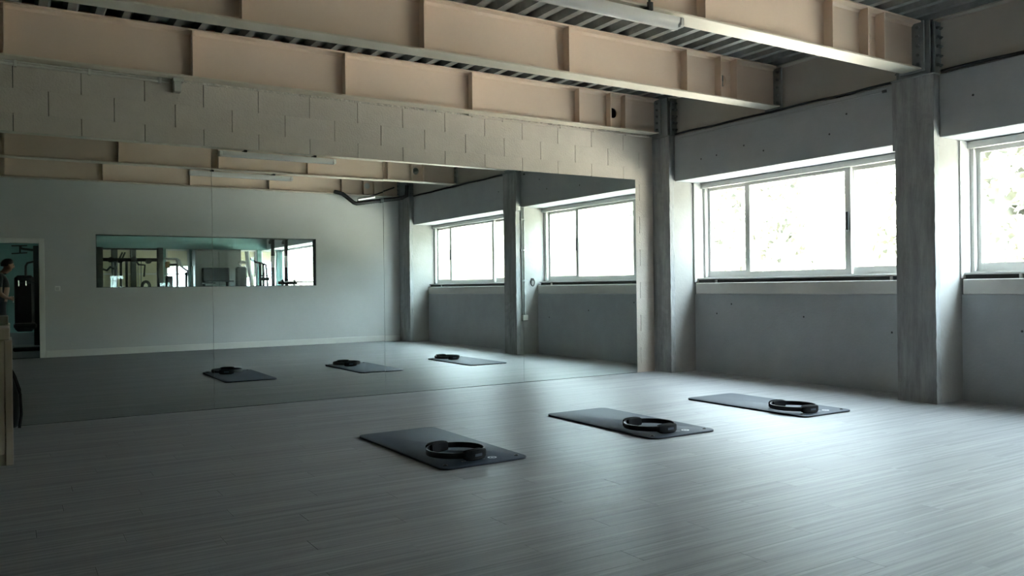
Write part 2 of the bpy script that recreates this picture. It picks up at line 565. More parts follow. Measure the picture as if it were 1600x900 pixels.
def bolt_mesh(mb, c, axis, r=0.014, h=0.016):
    c = Vector(c); ax = Vector(axis)
    mb.tube([c, c + ax * h], r, n=6)
    mb.tube([c + ax * h, c + ax * (h + 0.012)], r * 0.5, n=6)
    return mb


def column(ya, yb, label, nboards=True):
    c = thing('concrete_column', label, 'column', (XC + 0.3, (ya + yb) / 2, 0), 'concrete columns of the window wall', kind='structure')
    lo = rough_box(MB(), XC, XC + 0.075, ya, yb, 0, 2.33, 0.0025)
    obj('shaft', lo, 'concrete', c)
    up = rough_box(MB(), XC - 0.004, XC + 0.085, ya + 0.022, yb - 0.002, 2.325, 2.965, 0.0025, nz=12)
    obj('upper_shaft', up, 'concrete', c)
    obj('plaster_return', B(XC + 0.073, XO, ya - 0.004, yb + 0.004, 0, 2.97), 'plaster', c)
    obj('capping', BB(XC - 0.012, XC + 0.3, ya + 0.03, yb - 0.012, 2.962, 2.978, b=0.003), 'grey_steel', c)
    yc = (ya + yb) / 2
    h = MB()                                                        # steel head: two flanges and a web
    h.box(XC + 0.01, XC + 0.03, yc - 0.15, yc + 0.15, 2.978, 3.458)
    h.box(XC + 0.22, XC + 0.24, yc - 0.15, yc + 0.15, 2.978, 3.458)
    h.box(XC + 0.03, XC + 0.22, yc - 0.008, yc + 0.008, 2.978, 3.458)
    obj('steel_head', h, 'grey_steel', c)
    return c


column(0.08, -0.29, 'raw concrete column in the corner next to the mirror wall')
colB = column(-3.325, -3.70, 'raw concrete column standing between the two windows')
column(-7.42, -7.94, 'raw concrete column against the back wall, seen in the mirror')

# ================================================================== ceiling: slab and steel deck sheets
ce = obj('ceiling', B(XL, XO, 0.3, YG - 0.2, 3.57, 3.80), 'slab')
tag(ce, 'ribbed galvanised steel deck ceiling', None, kind='structure')
PIT = 0.207
prof = [(0.0, 0.062), (0.085, 0.062), (0.112, 0.0), (0.178, 0.0), (0.207, 0.062)]
SH = 3
sm = MB()
pts = []
for k in range(SH):
    for (a, b) in prof[:-1]: pts.append((k * PIT + a, b))
pts.append((SH * PIT, prof[-1][1]))
ys = (0.09, YB - 0.1)
n = len(pts)
vs = [(a, ys[0], b) for a, b in pts] + [(a, ys[1], b) for a, b in pts] + [(a, ys[0], b + 0.003) for a, b in pts] + [(a, ys[1], b + 0.003) for a, b in pts]
fs = []
for i in range(n - 1):
    fs.append((i, i + 1, n + i + 1, n + i)); fs.append((2 * n + i, 3 * n + i, 3 * n + i + 1, 2 * n + i + 1))
sm.add(vs, fs)
d0 = None
xx = XL
while xx < 7.2:
    if d0 is None:
        d0 = obj('deck_sheet', sm, 'deck', ce); o = d0
    else:
        o = d0.copy(); COL.objects.link(o); o.parent = ce
    o.location = (xx, 0, ZT)
    xx += PIT * SH
obj('deck_closer', B(XL, 7.25, 0.02, 0.03, ZT, ZT + 0.10), 'deck_edge', ce)


# ================================================================== steel beams
STX = [-2.89, -1.44, 0.012, 1.455, 2.89, 4.335, 5.785, 6.26, 6.49]


def steel_beam(yc, label, near_side=True, xend=7.03, hole=True, both=True):
    b = thing('steel_beam', label, 'beam', (0, yc, ZF), 'painted steel ceiling beams', kind='structure')
    tw = 0.005
    web = MB()
    hx, hz, hr = 6.36, 3.225, 0.062
    if hole:
        q = 0.09
        web.box(XL, hx - q, yc - tw, yc + tw, ZF + 0.015, ZT - 0.015)
        web.box(hx + q, xend, yc - tw, yc + tw, ZF + 0.015, ZT - 0.015)
        web.box(hx - q, hx + q, yc - tw, yc + tw, ZF + 0.015, hz - q)
        web.box(hx - q, hx + q, yc - tw, yc + tw, hz + q, ZT - 0.015)
        N = 24
        ci = []; sq = []
        for k in range(N):
            a = 2 * PI * k / N + PI / N * 0
            ca, sa = math.cos(a), math.sin(a)
            ci.append((hx + hr * ca, hz + hr * sa))
            s = q / max(abs(ca), abs(sa))
            sq.append((hx + s * ca, hz + s * sa))
        vs = [(a, yc - tw, c) for a, c in ci] + [(a, yc - tw, c) for a, c in sq] + [(a, yc + tw, c) for a, c in ci] + [(a, yc + tw, c) for a, c in sq]
        fs = []
        for k in range(N):
            k2 = (k + 1) % N
            fs += [(k, k2, N + k2, N + k), (2 * N + k, 3 * N + k, 3 * N + k2, 2 * N + k2), (k, 2 * N + k, 2 * N + k2, k2)]
        web.add(vs, fs)
    else:
        web.box(XL, xend, yc - tw, yc + tw, ZF + 0.015, ZT - 0.015)
    obj('web', web, 'steel', b)
    obj('bottom_flange', BB(XL, xend, yc - 0.095, yc + 0.095, ZF, ZF + 0.015, b=0.002), 'flange', b)
    obj('top_flange', BB(XL, xend, yc - 0.095, yc + 0.095, ZT - 0.015, ZT, b=0.002), 'steel', b)
    fil = MB()
    for sg in (-1, 1):                                              # root fillets
        for z, dz in ((ZF + 0.015, 1), (ZT - 0.015, -1)):
            fil.add([(XL, yc + sg * tw, z), (XL, yc + sg * (tw + 0.02), z), (XL, yc + sg * tw, z + dz * 0.02),
                     (xend, yc + sg * tw, z), (xend, yc + sg * (tw + 0.02), z), (xend, yc + sg * tw, z + dz * 0.02)],
                    [(0, 1, 2), (3, 5, 4), (1, 4, 5, 2), (0, 2, 5, 3), (0, 3, 4, 1)])
    obj('root_fillet', fil, 'steel', b)
    first = None
    for sg in (-1, 1) if both else (-1,):
        for x in STX:
            if first is None:
                first = obj('stiffener', B(-0.006, 0.006, 0, 0.088, 0.0, ZT - ZF - 0.03), 'steel', None)
                first.parent = b
                o = first
            else:
                o = first.copy(); COL.objects.link(o); o.parent = b
            o.location = (x, 0.005 if sg > 0 else -0.093, 0.015)
    ep = obj('end_plate', BB(xend, xend + 0.02, yc - 0.115, yc + 0.115, ZF - 0.015, ZT - 0.002, b=0.002), 'grey_steel', b)
    bb = None
    for sg in (-1, 1):
        for i in range(5):
            if bb is None:
                bb = obj('bolt', bolt_mesh(MB(), (0, 0, 0), (-1, 0, 0)), 'bolt', None)
                bb.parent = ep; o = bb
            else:
                o = bb.copy(); COL.objects.link(o); o.parent = ep
            o.location = (xend, sg * 0.065, 0.05 + 0.083 * i)
    return b


steel_beam(-0.05, 'beige steel beam lying on top of the block wall over the mirrors')
steel_beam(-1.84, 'beige steel beam second from the mirror wall, with no lamp under it', xend=7.15)
steel_beam(-3.515, 'beige steel beam with a tube lamp, running to the middle column')
steel_beam(-5.61, 'beige steel beam with a tube lamp, seen only in the mirror', xend=7.15)
steel_beam(-7.95, 'beige steel beam on top of the plain back wall, seen in the mirror', both=True)


def edge_beam(ya, yb, label):
    b = thing('edge_beam', label, 'beam', (7.2, (ya + yb) / 2, 2.98), 'steel edge beams over the windows', kind='structure')
    obj('web', B(7.185, 7.195, ya, yb, 2.99, 3.445), 'edge_steel', b)
    obj('top_flange', BB(7.10, 7.26, ya, yb, 3.445, 3.459, b=0.002), 'edge_steel', b)
    obj('bottom_flange', BB(7.155, 7.26, ya, yb, 2.976, 2.99, b=0.002), 'edge_steel', b)
    for yy, sg in ((ya, -1), (yb, 1)):
        ep = obj('end_plate', BB(7.09, 7.26, yy, yy + sg * 0.02, 2.976, 3.44, b=0.002), 'grey_steel', b)
        w = wloc(b)
        bb = None
        for j in (0, 1):
            for i in range(5):
                if bb is None:
                    bb = obj('bolt', bolt_mesh(MB(), (0, 0, 0), (0, sg, 0)), 'bolt', None)
                    bb.parent = ep; o = bb
                else:
                    o = bb.copy(); COL.objects.link(o); o.parent = ep
                o.location = Vector((7.12 + 0.05 * j, yy + sg * 0.02, 3.05 + 0.083 * i)) - w
    return b


edge_beam(-0.28, -3.345, 'grey brown steel edge beam above the window next to the mirror')
edge_beam(-3.68, -7.5, 'grey brown steel edge beam above the window beyond the middle column')

# ================================================================== back wall with doorway and inner window
DX0, DX1, DZ = -0.45, 0.482, 1.94
WX0, WX1, WZ0, WZ1 = 1.335, 5.262, 1.175, 2.105
wb = MB()
wb.box(XL, DX0, YB, YBO, 0, 3.0)
wb.box(DX0, DX1, YB, YBO, DZ, 3.0)
wb.box(DX1, WX0, YB, YBO, 0, 3.0)
wb.box(WX0, WX1, YB, YBO, 0, WZ0)
wb.box(WX0, WX1, YB, YBO, WZ1, 3.0)
wb.box(WX1, XC + 0.2, YB, YBO, 0, 3.0)
wb.box(XL, 7.3, YB - 0.02, YBO, 3.0, 3.57)
wall_back = obj('wall_back', wb, 'backwall')
tag(wall_back, 'plain pale back wall with a doorway and a long inner window', None, kind='structure')
bb_ = MB()
bb_.bbox(DX1 + 0.075, XC, YB, YB + 0.016, 0, 0.115, b=0.004)
bb_.bbox(XL, DX0 - 0.075, YB, YB + 0.016, 0, 0.115, b=0.004)
tag(obj('baseboard_back', bb_, 'white_trim'), 'white baseboard along the back wall', None, kind='structure')
dr = thing('door_1', 'white framed doorway in the back wall leading to the gym', None, (0, YB, 0), kind='structure')
for xx_, x2_ in ((DX0 - 0.075, DX0 + 0.004), (DX1 - 0.004, DX1 + 0.075)):
    obj('jamb', BB(xx_, x2_, YB + 0.016, YBO - 0.016, 0, DZ + 0.075, b=0.004), 'white_trim', dr)
obj('head', BB(DX0, DX1, YB + 0.016, YBO - 0.016, DZ - 0.004, DZ + 0.075, b=0.004), 'white_trim', dr)
w3 = thing('window_3', 'long frameless inner window in the back wall looking into the gym', None, ((WX0 + WX1) / 2, YB, WZ0), kind='structure')
fr = MB()
for a in ((WX0, WX0 + 0.012, WZ0, WZ1), (WX1 - 0.025, WX1, WZ0, WZ1), (WX0, WX1, WZ0, WZ0 + 0.008), (WX0, WX1, WZ1 - 0.012, WZ1)):
    fr.box(a[0], a[1], YB - 0.01, YBO, a[2], a[3])
obj('frame', fr, 'gym_dark', w3)
for a, b in ((WX0 + 0.012, 3.30), (3.304, WX1 - 0.025)):
    obj('pane', B(a, b, YB - 0.06, YB - 0.068, WZ0 + 0.008, WZ1 - 0.012), 'glass', w3)

sw = thing('light_switch', 'small white switch plate on the back wall beside the doorway', 'switch', (0.747, YB, 1.166))
obj('plate', BB(0.707, 0.787, YB + 0.001, YB + 0.011, 1.126, 1.206, b=0.003), 'white_trim', sw)
obj('rocker', BB(0.722, 0.772, YB + 0.010, YB + 0.017, 1.141, 1.191, b=0.003), 'white_pvc', sw)

# side wall out of the frame
tag(obj('wall_left', B(XL - 0.2, XL, 0.3, YG - 0.2, 0, 3.6), 'leftwall'), 'plain side wall away from the windows', None, kind='structure')

# ================================================================== mirrors
SX = [-3.494, -1.787, -0.08, 1.629, 3.3335, 5.049, 6.753]
names = ['mirror panel furthest from the windows, largely outside the view', 'mirror panel behind the wooden counter',
         'tall frameless mirror panel reflecting the doorway to the gym', 'tall mirror panel reflecting most of the long inner window',
         'tall mirror panel reflecting the window next to the back wall', 'tall mirror panel at the window end, next to the bare block strip']
for i in range(6):
    if i < 1: continue
    a, b = SX[i] + 0.0012, SX[i + 1] - 0.0012
    mb = MB()
    nz = 24
    kk = 0.0004 if i == 4 else 0.0
    z0, z1 = 0.004, 2.4346
    zs = [z0 + (z1 - z0) * j / nz for j in range(nz + 1)]
    yof = lambda z: -kk * (z - 1.25) ** 2
    vs = []
    for z in zs: vs += [(a, yof(z), z), (b, yof(z), z)]
    fs = [(2 * j, 2 * j + 1, 2 * j + 3, 2 * j + 2) for j in range(nz)]
    mb.add(vs, fs, 0)
    yb_ = 0.0055
    e = MB()
    o_ = len(mb.v)
    mb.add([(a, yof(z0), z0), (b, yof(z0), z0), (b, yof(z1), z1), (a, yof(z1), z1), (a, yb_, z0), (b, yb_, z0), (b, yb_, z1), (a, yb_, z1)],
           [(0, 1, 5, 4), (1, 2, 6, 5), (2, 3, 7, 6), (3, 0, 4, 7), (4, 5, 6, 7)], 1)
    o = obj('mirror_panel', mb, ['mirror', 'mirror_edge'], None, origin=((a + b) / 2, 0, 0))
    for pl in o.data.polygons:
        if pl.material_index == 0: pl.use_smooth = True
    tag(o, names[i], 'mirror', 'wall mirror panels')

# ================================================================== services
cd = thing('conduit', 'thin grey conduit clipped along the top of the block wall', 'conduit', (0, -0.02, 2.99))
obj('pipe', MB().tube([(-1.5, -0.012, 2.985), (1.27, -0.012, 2.985)], 0.011, 8), 'pipe_grey', cd, smooth=True)
obj('pipe', MB().tube([(-1.5, -0.010, 3.010), (1.27, -0.010, 3.010)], 0.008, 8), 'pipe_grey', cd, smooth=True)
for x in (-0.6, 0.085, 0.63, 1.19):
    obj('clip', BB(x - 0.012, x + 0.012, -0.03, 0.004, 2.966, 3.02, b=0.003), 'pipe_grey', cd)
jb = thing('junction_box', 'small grey junction box under the beam on the block wall', 'junction box', (1.335, -0.03, 2.9))
obj('body', BB(1.293, 1.385, -0.075, 0.004, 2.985, 3.018, b=0.004), 'box_grey', jb)
obj('lower_box', BB(1.300, 1.362, -0.085, 0.004, 2.893, 2.985, b=0.004), 'box_grey', jb)
c2 = thing('conduit', 'thin painted conduit on the block wall running to the corner column', 'conduit', (1.4, -0.02, 3.0))
obj('pipe', MB().tube([(4.4, -0.008, 2.992), (6.98, -0.008, 2.992)], 0.012, 8), 'block', c2, smooth=True)
for x in (4.8, 5.6, 6.1, 6.6):
    obj('clip', BB(x - 0.01, x + 0.01, -0.022, 0.005, 2.975, 3.01, b=0.002), 'block', c2)
for ya, yb, lb in ((-0.33, -3.30, 'black cable lying along the lintel next to the mirror'), (-3.73, -7.35, 'black cable lying along the lintel beyond the middle column')):
    pts_ = []
    for i in range(25):
        s = i / 24
        pts_.append((7.135 + 0.003 * math.sin(i * 1.7), ya + (yb - ya) * s, 2.987 + 0.004 * math.sin(i * 0.9)))
    tag(obj('cable', MB().tube(pts_, 0.0125 if ya > -1 else 0.016, 8), 'rubber', smooth=True, origin=(7.135, ya, 2.98)), lb, 'cable')
c3 = thing('conduit', 'thin grey conduit along the lintel ending short of the middle column', 'conduit', (7.14, -1.5, 2.91))
obj('pipe', MB().tube([(7.143, -0.4, 2.925), (7.143, -3.17, 2.925)], 0.008, 8), 'parapet', c3, smooth=True)
obj('end_cap', MB().tube([(7.143, -3.15, 2.925), (7.143, -3.19, 2.925)], 0.014, 8), 'dark_slot', c3, smooth=True)
c4 = thing('conduit', 'pair of vertical grey conduits on the middle column, seen in the mirror', 'conduit', (7.2, -3.31, 0.6))
for x in (7.17, 7.21):
    obj('pipe', MB().tube([(x, -3.312, 0.62), (x, -3.312, 2.95)], 0.012, 8), 'grey_steel', c4, smooth=True)
for z in (1.2, 1.7, 2.2):
    obj('clip', BB(7.15, 7.23, -3.33, -3.296, z - 0.012, z + 0.012, b=0.002), 'grey_steel', c4)
obj('socket_box', BB(7.15, 7.25, -3.33, -3.27, 0.55, 0.64, b=0.006), 'pipe_grey', c4)
hk = thing('wall_hook', 'small dark ring on the white side of the middle column', 'hook', (7.37, -3.32, 1.2))
ring = [(7.37 + 0.035 * math.cos(a * PI / 8), -3.306, 1.17 + 0.06 * math.sin(a * PI / 8)) for a in range(17)]
obj('ring', MB().tube(ring, 0.008, 6, caps=False), 'black', hk, smooth=True)
obj('base', BB(7.35, 7.39, -3.33, -3.30, 1.20, 1.24, b=0.003), 'black', hk)
pp = thing('insulated_pipe', 'thick black insulated pipe hanging under the beam by the back wall', 'pipe', (6.4, -7.6, 2.9))
obj('main_run', MB().tube([(5.60, -7.78, 3.05), (5.72, -7.65, 3.0), (5.93, -7.6, 2.83), (5.99, -7.6, 2.815), (6.44, -7.6, 2.885), (6.80, -7.6, 2.93), (6.94, -7.5, 2.95), (7.0, -7.42, 2.99), (7.0, -7.38, 3.2)], 0.04, 10), 'rubber', pp, smooth=True)
obj('branch', MB().tube([(6.02, -7.62, 2.87), (6.82, -7.62, 3.17)], 0.014, 8), 'rubber', pp, smooth=True)
obj('foil_wrap', MB().tube([(6.0, -7.56, 2.89), (6.36, -7.56, 2.96)], 0.035, 10), 'foil', pp, smooth=True)
obj('collar', MB().tube([(6.5, -7.6, 2.893), (6.56, -7.6, 2.902)], 0.05, 10), 'grey_steel', pp, smooth=True)


def tube_lamp(yc, label, x0=2.46, x1=4.105):
    t_ = thing('tube_lamp', label, 'lamp', ((x0 + x1) / 2, yc, ZF), 'switched-off tube lamps under the beams')
    hs = MB()
    yy = yc - 0.055
    hs.bbox(x0 + 0.05, x1 - 0.05, yy - 0.05, yy + 0.05, ZF - 0.055, ZF - 0.022, b=0.008)
    obj('housing', hs, 'tube_body', t_)
    df = MB()
    prof_ = [(-0.058, -0.030), (-0.055, -0.065), (-0.035, -0.092), (0, -0.102), (0.035, -0.092), (0.055, -0.065), (0.058, -0.030)]
    n_ = len(prof_)
    df.add([(x, yy + a, ZF + b) for x in (x0 + 0.02, x1 - 0.02) for a, b in prof_],
           [(i, i + 1, n_ + i + 1, n_ + i) for i in range(n_ - 1)] + [(0, n_, 2 * n_ - 1, n_ - 1), tuple(range(n_)), tuple(range(n_, 2 * n_))])
    obj('diffuser', df, 'tube_glass', t_, smooth=True)
    for a, b in ((x0, x0 + 0.05), (x1 - 0.05, x1)):
        obj('end_cap', BB(a, b, yy - 0.062, yy + 0.062, ZF - 0.095, ZF - 0.024, b=0.012), 'tube_body', t_)
    for x in (x0 + 0.35, x1 - 0.32):
        c_ = MB()
        c_.box(x - 0.018, x + 0.018, yc - 0.115, yc + 0.02, ZF - 0.026, ZF)
        c_.box(x - 0.018, x + 0.018, yc - 0.118, yc - 0.096, ZF - 0.026, ZF + 0.03)
        c_.box(x - 0.006, x + 0.006, yc - 0.106, yc - 0.094, ZF + 0.016, ZF + 0.05)
        obj('clamp', c_, 'black', t_)
    return t_


tube_lamp(-3.515, 'unlit tube lamp clamped under the beam that meets the middle column')
tube_lamp(-5.61, 'unlit tube lamp under the beam seen only in the mirror')


# ================================================================== mats and rings
def rounded_rect(w, l, r, n=6):
    pts_ = []
    for cx, cy, a0 in ((w / 2 - r, l / 2 - r, 0), (-w / 2 + r, l / 2 - r, 90), (-w / 2 + r, -l / 2 + r, 180), (w / 2 - r, -l / 2 + r, 270)):
        for i in range(n + 1):
            a = math.radians(a0 + 90 * i / n)
            pts_.append((cx + r * math.cos(a), cy + r * math.sin(a)))
    return pts_


def loft(rings_, mb, mi=0, cap0=True, cap1=True):
    n_ = len(rings_[0]); o_ = len(mb.v)
    for r_ in rings_: mb.v += [tuple(p) for p in r_]
    for j in range(len(rings_) - 1):
        for i in range(n_):
            i2 = (i + 1) % n_
            mb.f.append((o_ + j * n_ + i, o_ + j * n_ + i2, o_ + (j + 1) * n_ + i2, o_ + (j + 1) * n_ + i)); mb.mi.append(mi)
    if cap0: mb.f.append(tuple(o_ + i for i in reversed(range(n_)))); mb.mi.append(mi)
    if cap1: mb.f.append(tuple(o_ + (len(rings_) - 1) * n_ + i for i in range(n_))); mb.mi.append(mi)
    return mb


MW, ML, MT = 0.625, 1.375, 0.014


def make_mat():
    t_ = thing('exercise_mat', 'x', 'mat', (0, 0, 0), 'dark exercise mats on the floor')
    rr = lambda ins, z: [(a, b, z) for a, b in rounded_rect(MW - 2 * ins, ML - 2 * ins, 0.06)]
    obj('pad', loft([rr(0.0015, 0.0065), rr(0, 0.0078), rr(0, MT - 0.002), rr(0.002, MT)], MB()), 'mat', t_, smooth=True)
    obj('underside', loft([rr(0.003, 0.0002), rr(0.001, 0.001), rr(0.001, 0.0066)], MB()), 'mat_edge', t_)
    for sx in (-1, 1):
        e_ = [(sx * (MW / 2 - 0.055) + 0.012 * math.cos(a * PI / 6), -ML / 2 + 0.075 + 0.012 * math.sin(a * PI / 6), MT + 0.001) for a in range(13)]
        obj('eyelet', MB().tube(e_, 0.004, 6, caps=False), 'eyelet', t_, smooth=True)
    pr = MB()                                                       # emblem and a line of small lettering
    zz = MT + 0.0006
    ex, ey = 0.10, -ML / 2 + 0.115
    N = 16
    outer = [(ex + 0.030 * math.cos(2 * PI * k / N), ey + 0.030 * math.sin(2 * PI * k / N), zz) for k in range(N)]
    inner = [(ex + 0.019 * math.cos(2 * PI * k / N), ey + 0.019 * math.sin(2 * PI * k / N), zz) for k in range(N)]
    pr.add(outer + inner, [(k, (k + 1) % N, N + (k + 1) % N, N + k) for k in range(N)])
    pr.add([(ex - 0.012, ey - 0.008, zz), (ex + 0.012, ey - 0.008, zz), (ex, ey + 0.014, zz)], [(0, 1, 2)])
    x = ex - 0.05
    for k, wv in enumerate((0.016, 0.010, 0.014, 0.016, 0.012, 0.006, 0.014, 0.012, 0.016)):
        x -= wv + 0.006
        pr.add([(x, ey - 0.008, zz), (x + 0.004, ey - 0.008, zz), (x + 0.004, ey + 0.009, zz), (x, ey + 0.009, zz)], [(0, 1, 2, 3)])
        if wv > 0.008:
            zc = (-0.008, 0.009 - 0.004, -0.001)[k % 3]
            pr.add([(x + 0.004, ey + zc, zz), (x + wv, ey + zc, zz), (x + wv, ey + zc + 0.004, zz), (x + 0.004, ey + zc + 0.004, zz)], [(0, 1, 2, 3)])
    obj('printed_logo', pr, 'print', t_)
    return t_


def make_ring():
    t_ = thing('pilates_ring', 'x', 'ring', (0, 0, 0), 'black exercise rings on the mats')
    Rr, N = 0.187, 56
    zlo, zhi = 0.016, 0.052
    rings_ = []
    for k in range(N):
        a = 2 * PI * k / N
        ca, sa = math.cos(a), math.sin(a)
        rings_.append([((Rr + d) * ca, (Rr + d) * sa, z) for d, z in ((-0.005, zlo), (0.004, zlo), (0.006, (zlo + zhi) / 2), (0.004, zhi), (-0.005, zhi), (-0.006, (zlo + zhi) / 2))])
    rings_.append(rings_[0])
    obj('hoop', loft(rings_, MB(), cap0=False, cap1=False), 'hoop', t_, smooth=True)
    for s in (-1, 1):
        for side, (r0, r1) in (('outer_grip', (0.192, 0.218)), ('inner_grip', (0.156, 0.182))):
            sec = []
            K = 10
            for k in range(K + 1):
                a = s * PI / 2 + math.radians(-25 + 50 * k / K)
                e = 1 - 0.22 * abs(2 * k / K - 1) ** 4
                c_ = (r0 + r1) / 2; hw = (r1 - r0) / 2 * e
                if side == 'outer_grip': ra, rb_ = r0, r0 + 2 * hw
                else: ra, rb_ = r1 - 2 * hw, r1
                z0_, z1_ = 0.032 - 0.032 * e, 0.032 + 0.032 * e
                b_ = 0.007
                sec.append([(r_ * math.cos(a), r_ * math.sin(a), z_) for r_, z_ in
                            ((ra + b_, z0_), (rb_ - b_, z0_), (rb_, z0_ + b_), (rb_, z1_ - b_), (rb_ - b_, z1_), (ra + b_, z1_), (ra, z1_ - b_), (ra, z0_ + b_))])
            g_ = obj(side, loft(sec, MB()), 'pad', t_, smooth=True)
            if side == 'outer_grip':
                lab = MB().box(-0.03, 0.03, s * 0.2182, s * 0.2192, 0.024, 0.040)
                obj('grip_label', lab, 'mat', g_)
    return t_


mx = [2.515, 4.20, 5.83]
mlab = ['dark grey exercise mat furthest from the windows, under the first ring', 'dark exercise mat in the middle of the row of three',
        'dark exercise mat closest to the window wall']
rlab = ['black exercise ring lying on the mat furthest from the windows', 'black exercise ring lying on the middle mat of the row',
        'black exercise ring lying on the mat closest to the window wall']
mp0, rp0 = make_mat(), make_ring()
rpos = [(2.455, -3.195, 14), (4.105, -3.20, 4), (5.72, -3.215, -4)]
for i in range(3):
    a = mp0 if i == 0 else copy_tree(mp0)
    a.location = (mx[i], -2.812, 0.0006); a.rotation_euler = (0, 0, math.radians((0.4, -0.6, -0.3)[i])); a['label'] = mlab[i]
    b = rp0 if i == 0 else copy_tree(rp0)
    b.location = (rpos[i][0], rpos[i][1], MT + 0.0014); b.rotation_euler = (0, 0, math.radians(rpos[i][2])); b['label'] = rlab[i]

# ================================================================== wooden counter and bag
ct = thing('wooden_counter', 'pale wooden counter standing by the mirrors at the edge of view', 'counter', (-0.6, -1.5, 0))
obj('end_panel', BB(-0.012, 0.030, -1.757, -1.30, 0, 0.800, b=0.003), 'wood', ct)
obj('end_panel', BB(-1.232, -1.19, -1.757, -1.30, 0, 0.800, b=0.003), 'wood', ct)
obj('worktop', BB(-1.22, 0.017, -1.760, -1.29, 0.802, 0.878, b=0.004), 'wood', ct)
obj('back_panel', B(-1.19, -0.012, -1.32, -1.305, 0.0, 0.800), 'wood', ct)
for k in range(2):
    a = -1.186 + k * 0.588
    d_ = obj('door', BB(a, a + 0.584, -1.752, -1.734, 0.07, 0.795, b=0.003), 'wood', ct)
    obj('handle', MB().tube([(a + (0.53 if k == 0 else 0.05), -1.775, 0.45), (a + (0.53 if k == 0 else 0.05), -1.775, 0.58)], 0.006, 8), 'machine_grey', d_, smooth=True)
obj('plinth', B(-1.19, -0.012, -1.74, -1.72, 0, 0.07), 'wood', ct)

bgx = thing('sports_bag', 'shiny black bag slumped on the floor behind the wooden counter', 'bag', (-0.02, -0.16, 0))
secs = []
rb = random.Random(5)
for j in range(13):
    s = j / 12
    z = 0.005 + 0.50 * s
    hw = (0.105 + 0.03 * math.sin(s * PI * 0.9)) * (1 - 0.55 * s ** 2.2)
    hd = (0.085 + 0.03 * math.sin(s * PI)) * (1 - 0.72 * s ** 1.6)
    cx = -0.03 - 0.005 * s; cy = -0.15 + 0.06 * s
    secs.append([(cx + hw * (abs(math.cos(a)) ** 0.7) * math.copysign(1, math.cos(a)) + rb.uniform(-0.006, 0.006),
                  cy + hd * (abs(math.sin(a)) ** 0.8) * math.copysign(1, math.sin(a)) + rb.uniform(-0.006, 0.006), z)
                 for a in [2 * PI * k / 20 for k in range(20)]])
bd = obj('body', loft(secs, MB()), 'bag', bgx, smooth=True)
sub = bd.modifiers.new('soft', 'SUBSURF'); sub.levels = 1; sub.render_levels = 1
obj('strap', MB().tube([(-0.07, -0.1, 0.48), (-0.05, -0.13, 0.55), (0.0, -0.13, 0.53), (0.055, -0.17, 0.40), (0.09, -0.19, 0.28), (0.095, -0.22, 0.12), (0.08, -0.25, 0.02)], 0.011, 8), 'bag', bgx, smooth=True)
obj('zip_pull', BB(0.086, 0.10, -0.17, -0.16, 0.24, 0.27, b=0.002), 'chrome', bgx)

# ================================================================== the gym beyond the back wall
gf = MB().box(XL, XO, YBO, YG - 0.2, -0.12, 0.0)
tag(obj('floor_gym', gf, 'gym_floor'), 'dark rubber floor of the gym', None, kind='structure')
tag(obj('ceiling_gym', B(XL, 7.2, YBO - 0.02, YG, 3.05, 3.15), 'gym_ceiling'), 'dark ceiling of the gym', None, kind='structure')
FW = [(2.30, 4.02), (4.12, 4.80), (6.30, 6.85), (6.98, 7.48)]
wg = MB()
wg.box(XL, XO, YG, YG - 0.2, 0, 0.9)
wg.box(XL, XO, YG, YG - 0.2, 2.38, 3.6)
xx = XL
for a, b in FW:
    wg.box(xx, a, YG, YG - 0.2, 0.9, 2.38); xx = b
wg.box(xx, XO, YG, YG - 0.2, 0.9, 2.38)
wall_gym = obj('wall_gym', wg, 'teal')
tag(wall_gym, 'teal far wall of the gym', None, kind='structure')
for k, (a, b) in enumerate(FW):
    w = thing('window_%d' % (k + 4), ['wide bright window in the teal gym wall', 'narrow bright window beside the wide one in the gym', 'bright gym window next to the dark panel',
                                      'bright gym window in the corner of the teal wall'][k], None, (a, YG, 0.9), kind='structure')
    f_ = MB()
    f_.box(a, a + 0.05, YG - 0.05, YG - 0.12, 0.9, 2.38); f_.box(b - 0.05, b, YG - 0.05, YG - 0.12, 0.9, 2.38)
    f_.box(a, b, YG - 0.05, YG - 0.12, 0.9, 0.95); f_.box(a, b, YG - 0.05, YG - 0.12, 2.33, 2.38)
    f_.box(a, b, YG - 0.05, YG - 0.12, 1.60, 1.64)
    obj('frame', f_, 'white_pvc', w)
    if k == 0:
        obj('mullion', B(2.64, 2.80, YG - 0.02, YG - 0.14, 0.9, 2.38), 'gym_dark', w)
        obj('mullion', B(3.15, 3.30, YG - 0.02, YG - 0.14, 0.9, 2.38), 'gym_dark', w)
    obj('pane', B(a + 0.05, b - 0.05, YG - 0.08, YG - 0.088, 0.95, 2.33), 'glass', w)
    obj('added_blind', B(a + 0.03, b - 0.03, YG - 0.122, YG - 0.124, (1.0, 1.85, 1.5, 2.0)[k], 2.38), 'added_blind', w)  # invented blind, tones down the bright opening
pn = thing('storage_cabinet', 'tall charcoal cabinet between the bright gym windows', 'cabinet', (5.5, YG + 0.3, 0))
obj('body', BB(4.86, 6.22, YG + 0.02, YG + 0.5, 0, 2.36, b=0.01), 'gym_dark', pn)
for k in range(2):
    d_ = obj('door', BB(4.88 + k * 0.67, 5.53 + k * 0.67, YG + 0.5, YG + 0.52, 0.05, 2.32, b=0.004), 'gym_dark', pn)
    obj('handle', MB().tube([(5.47 + k * 0.14, YG + 0.55, 1.0), (5.47 + k * 0.14, YG + 0.55, 1.25)], 0.01, 6), 'chrome', d_)
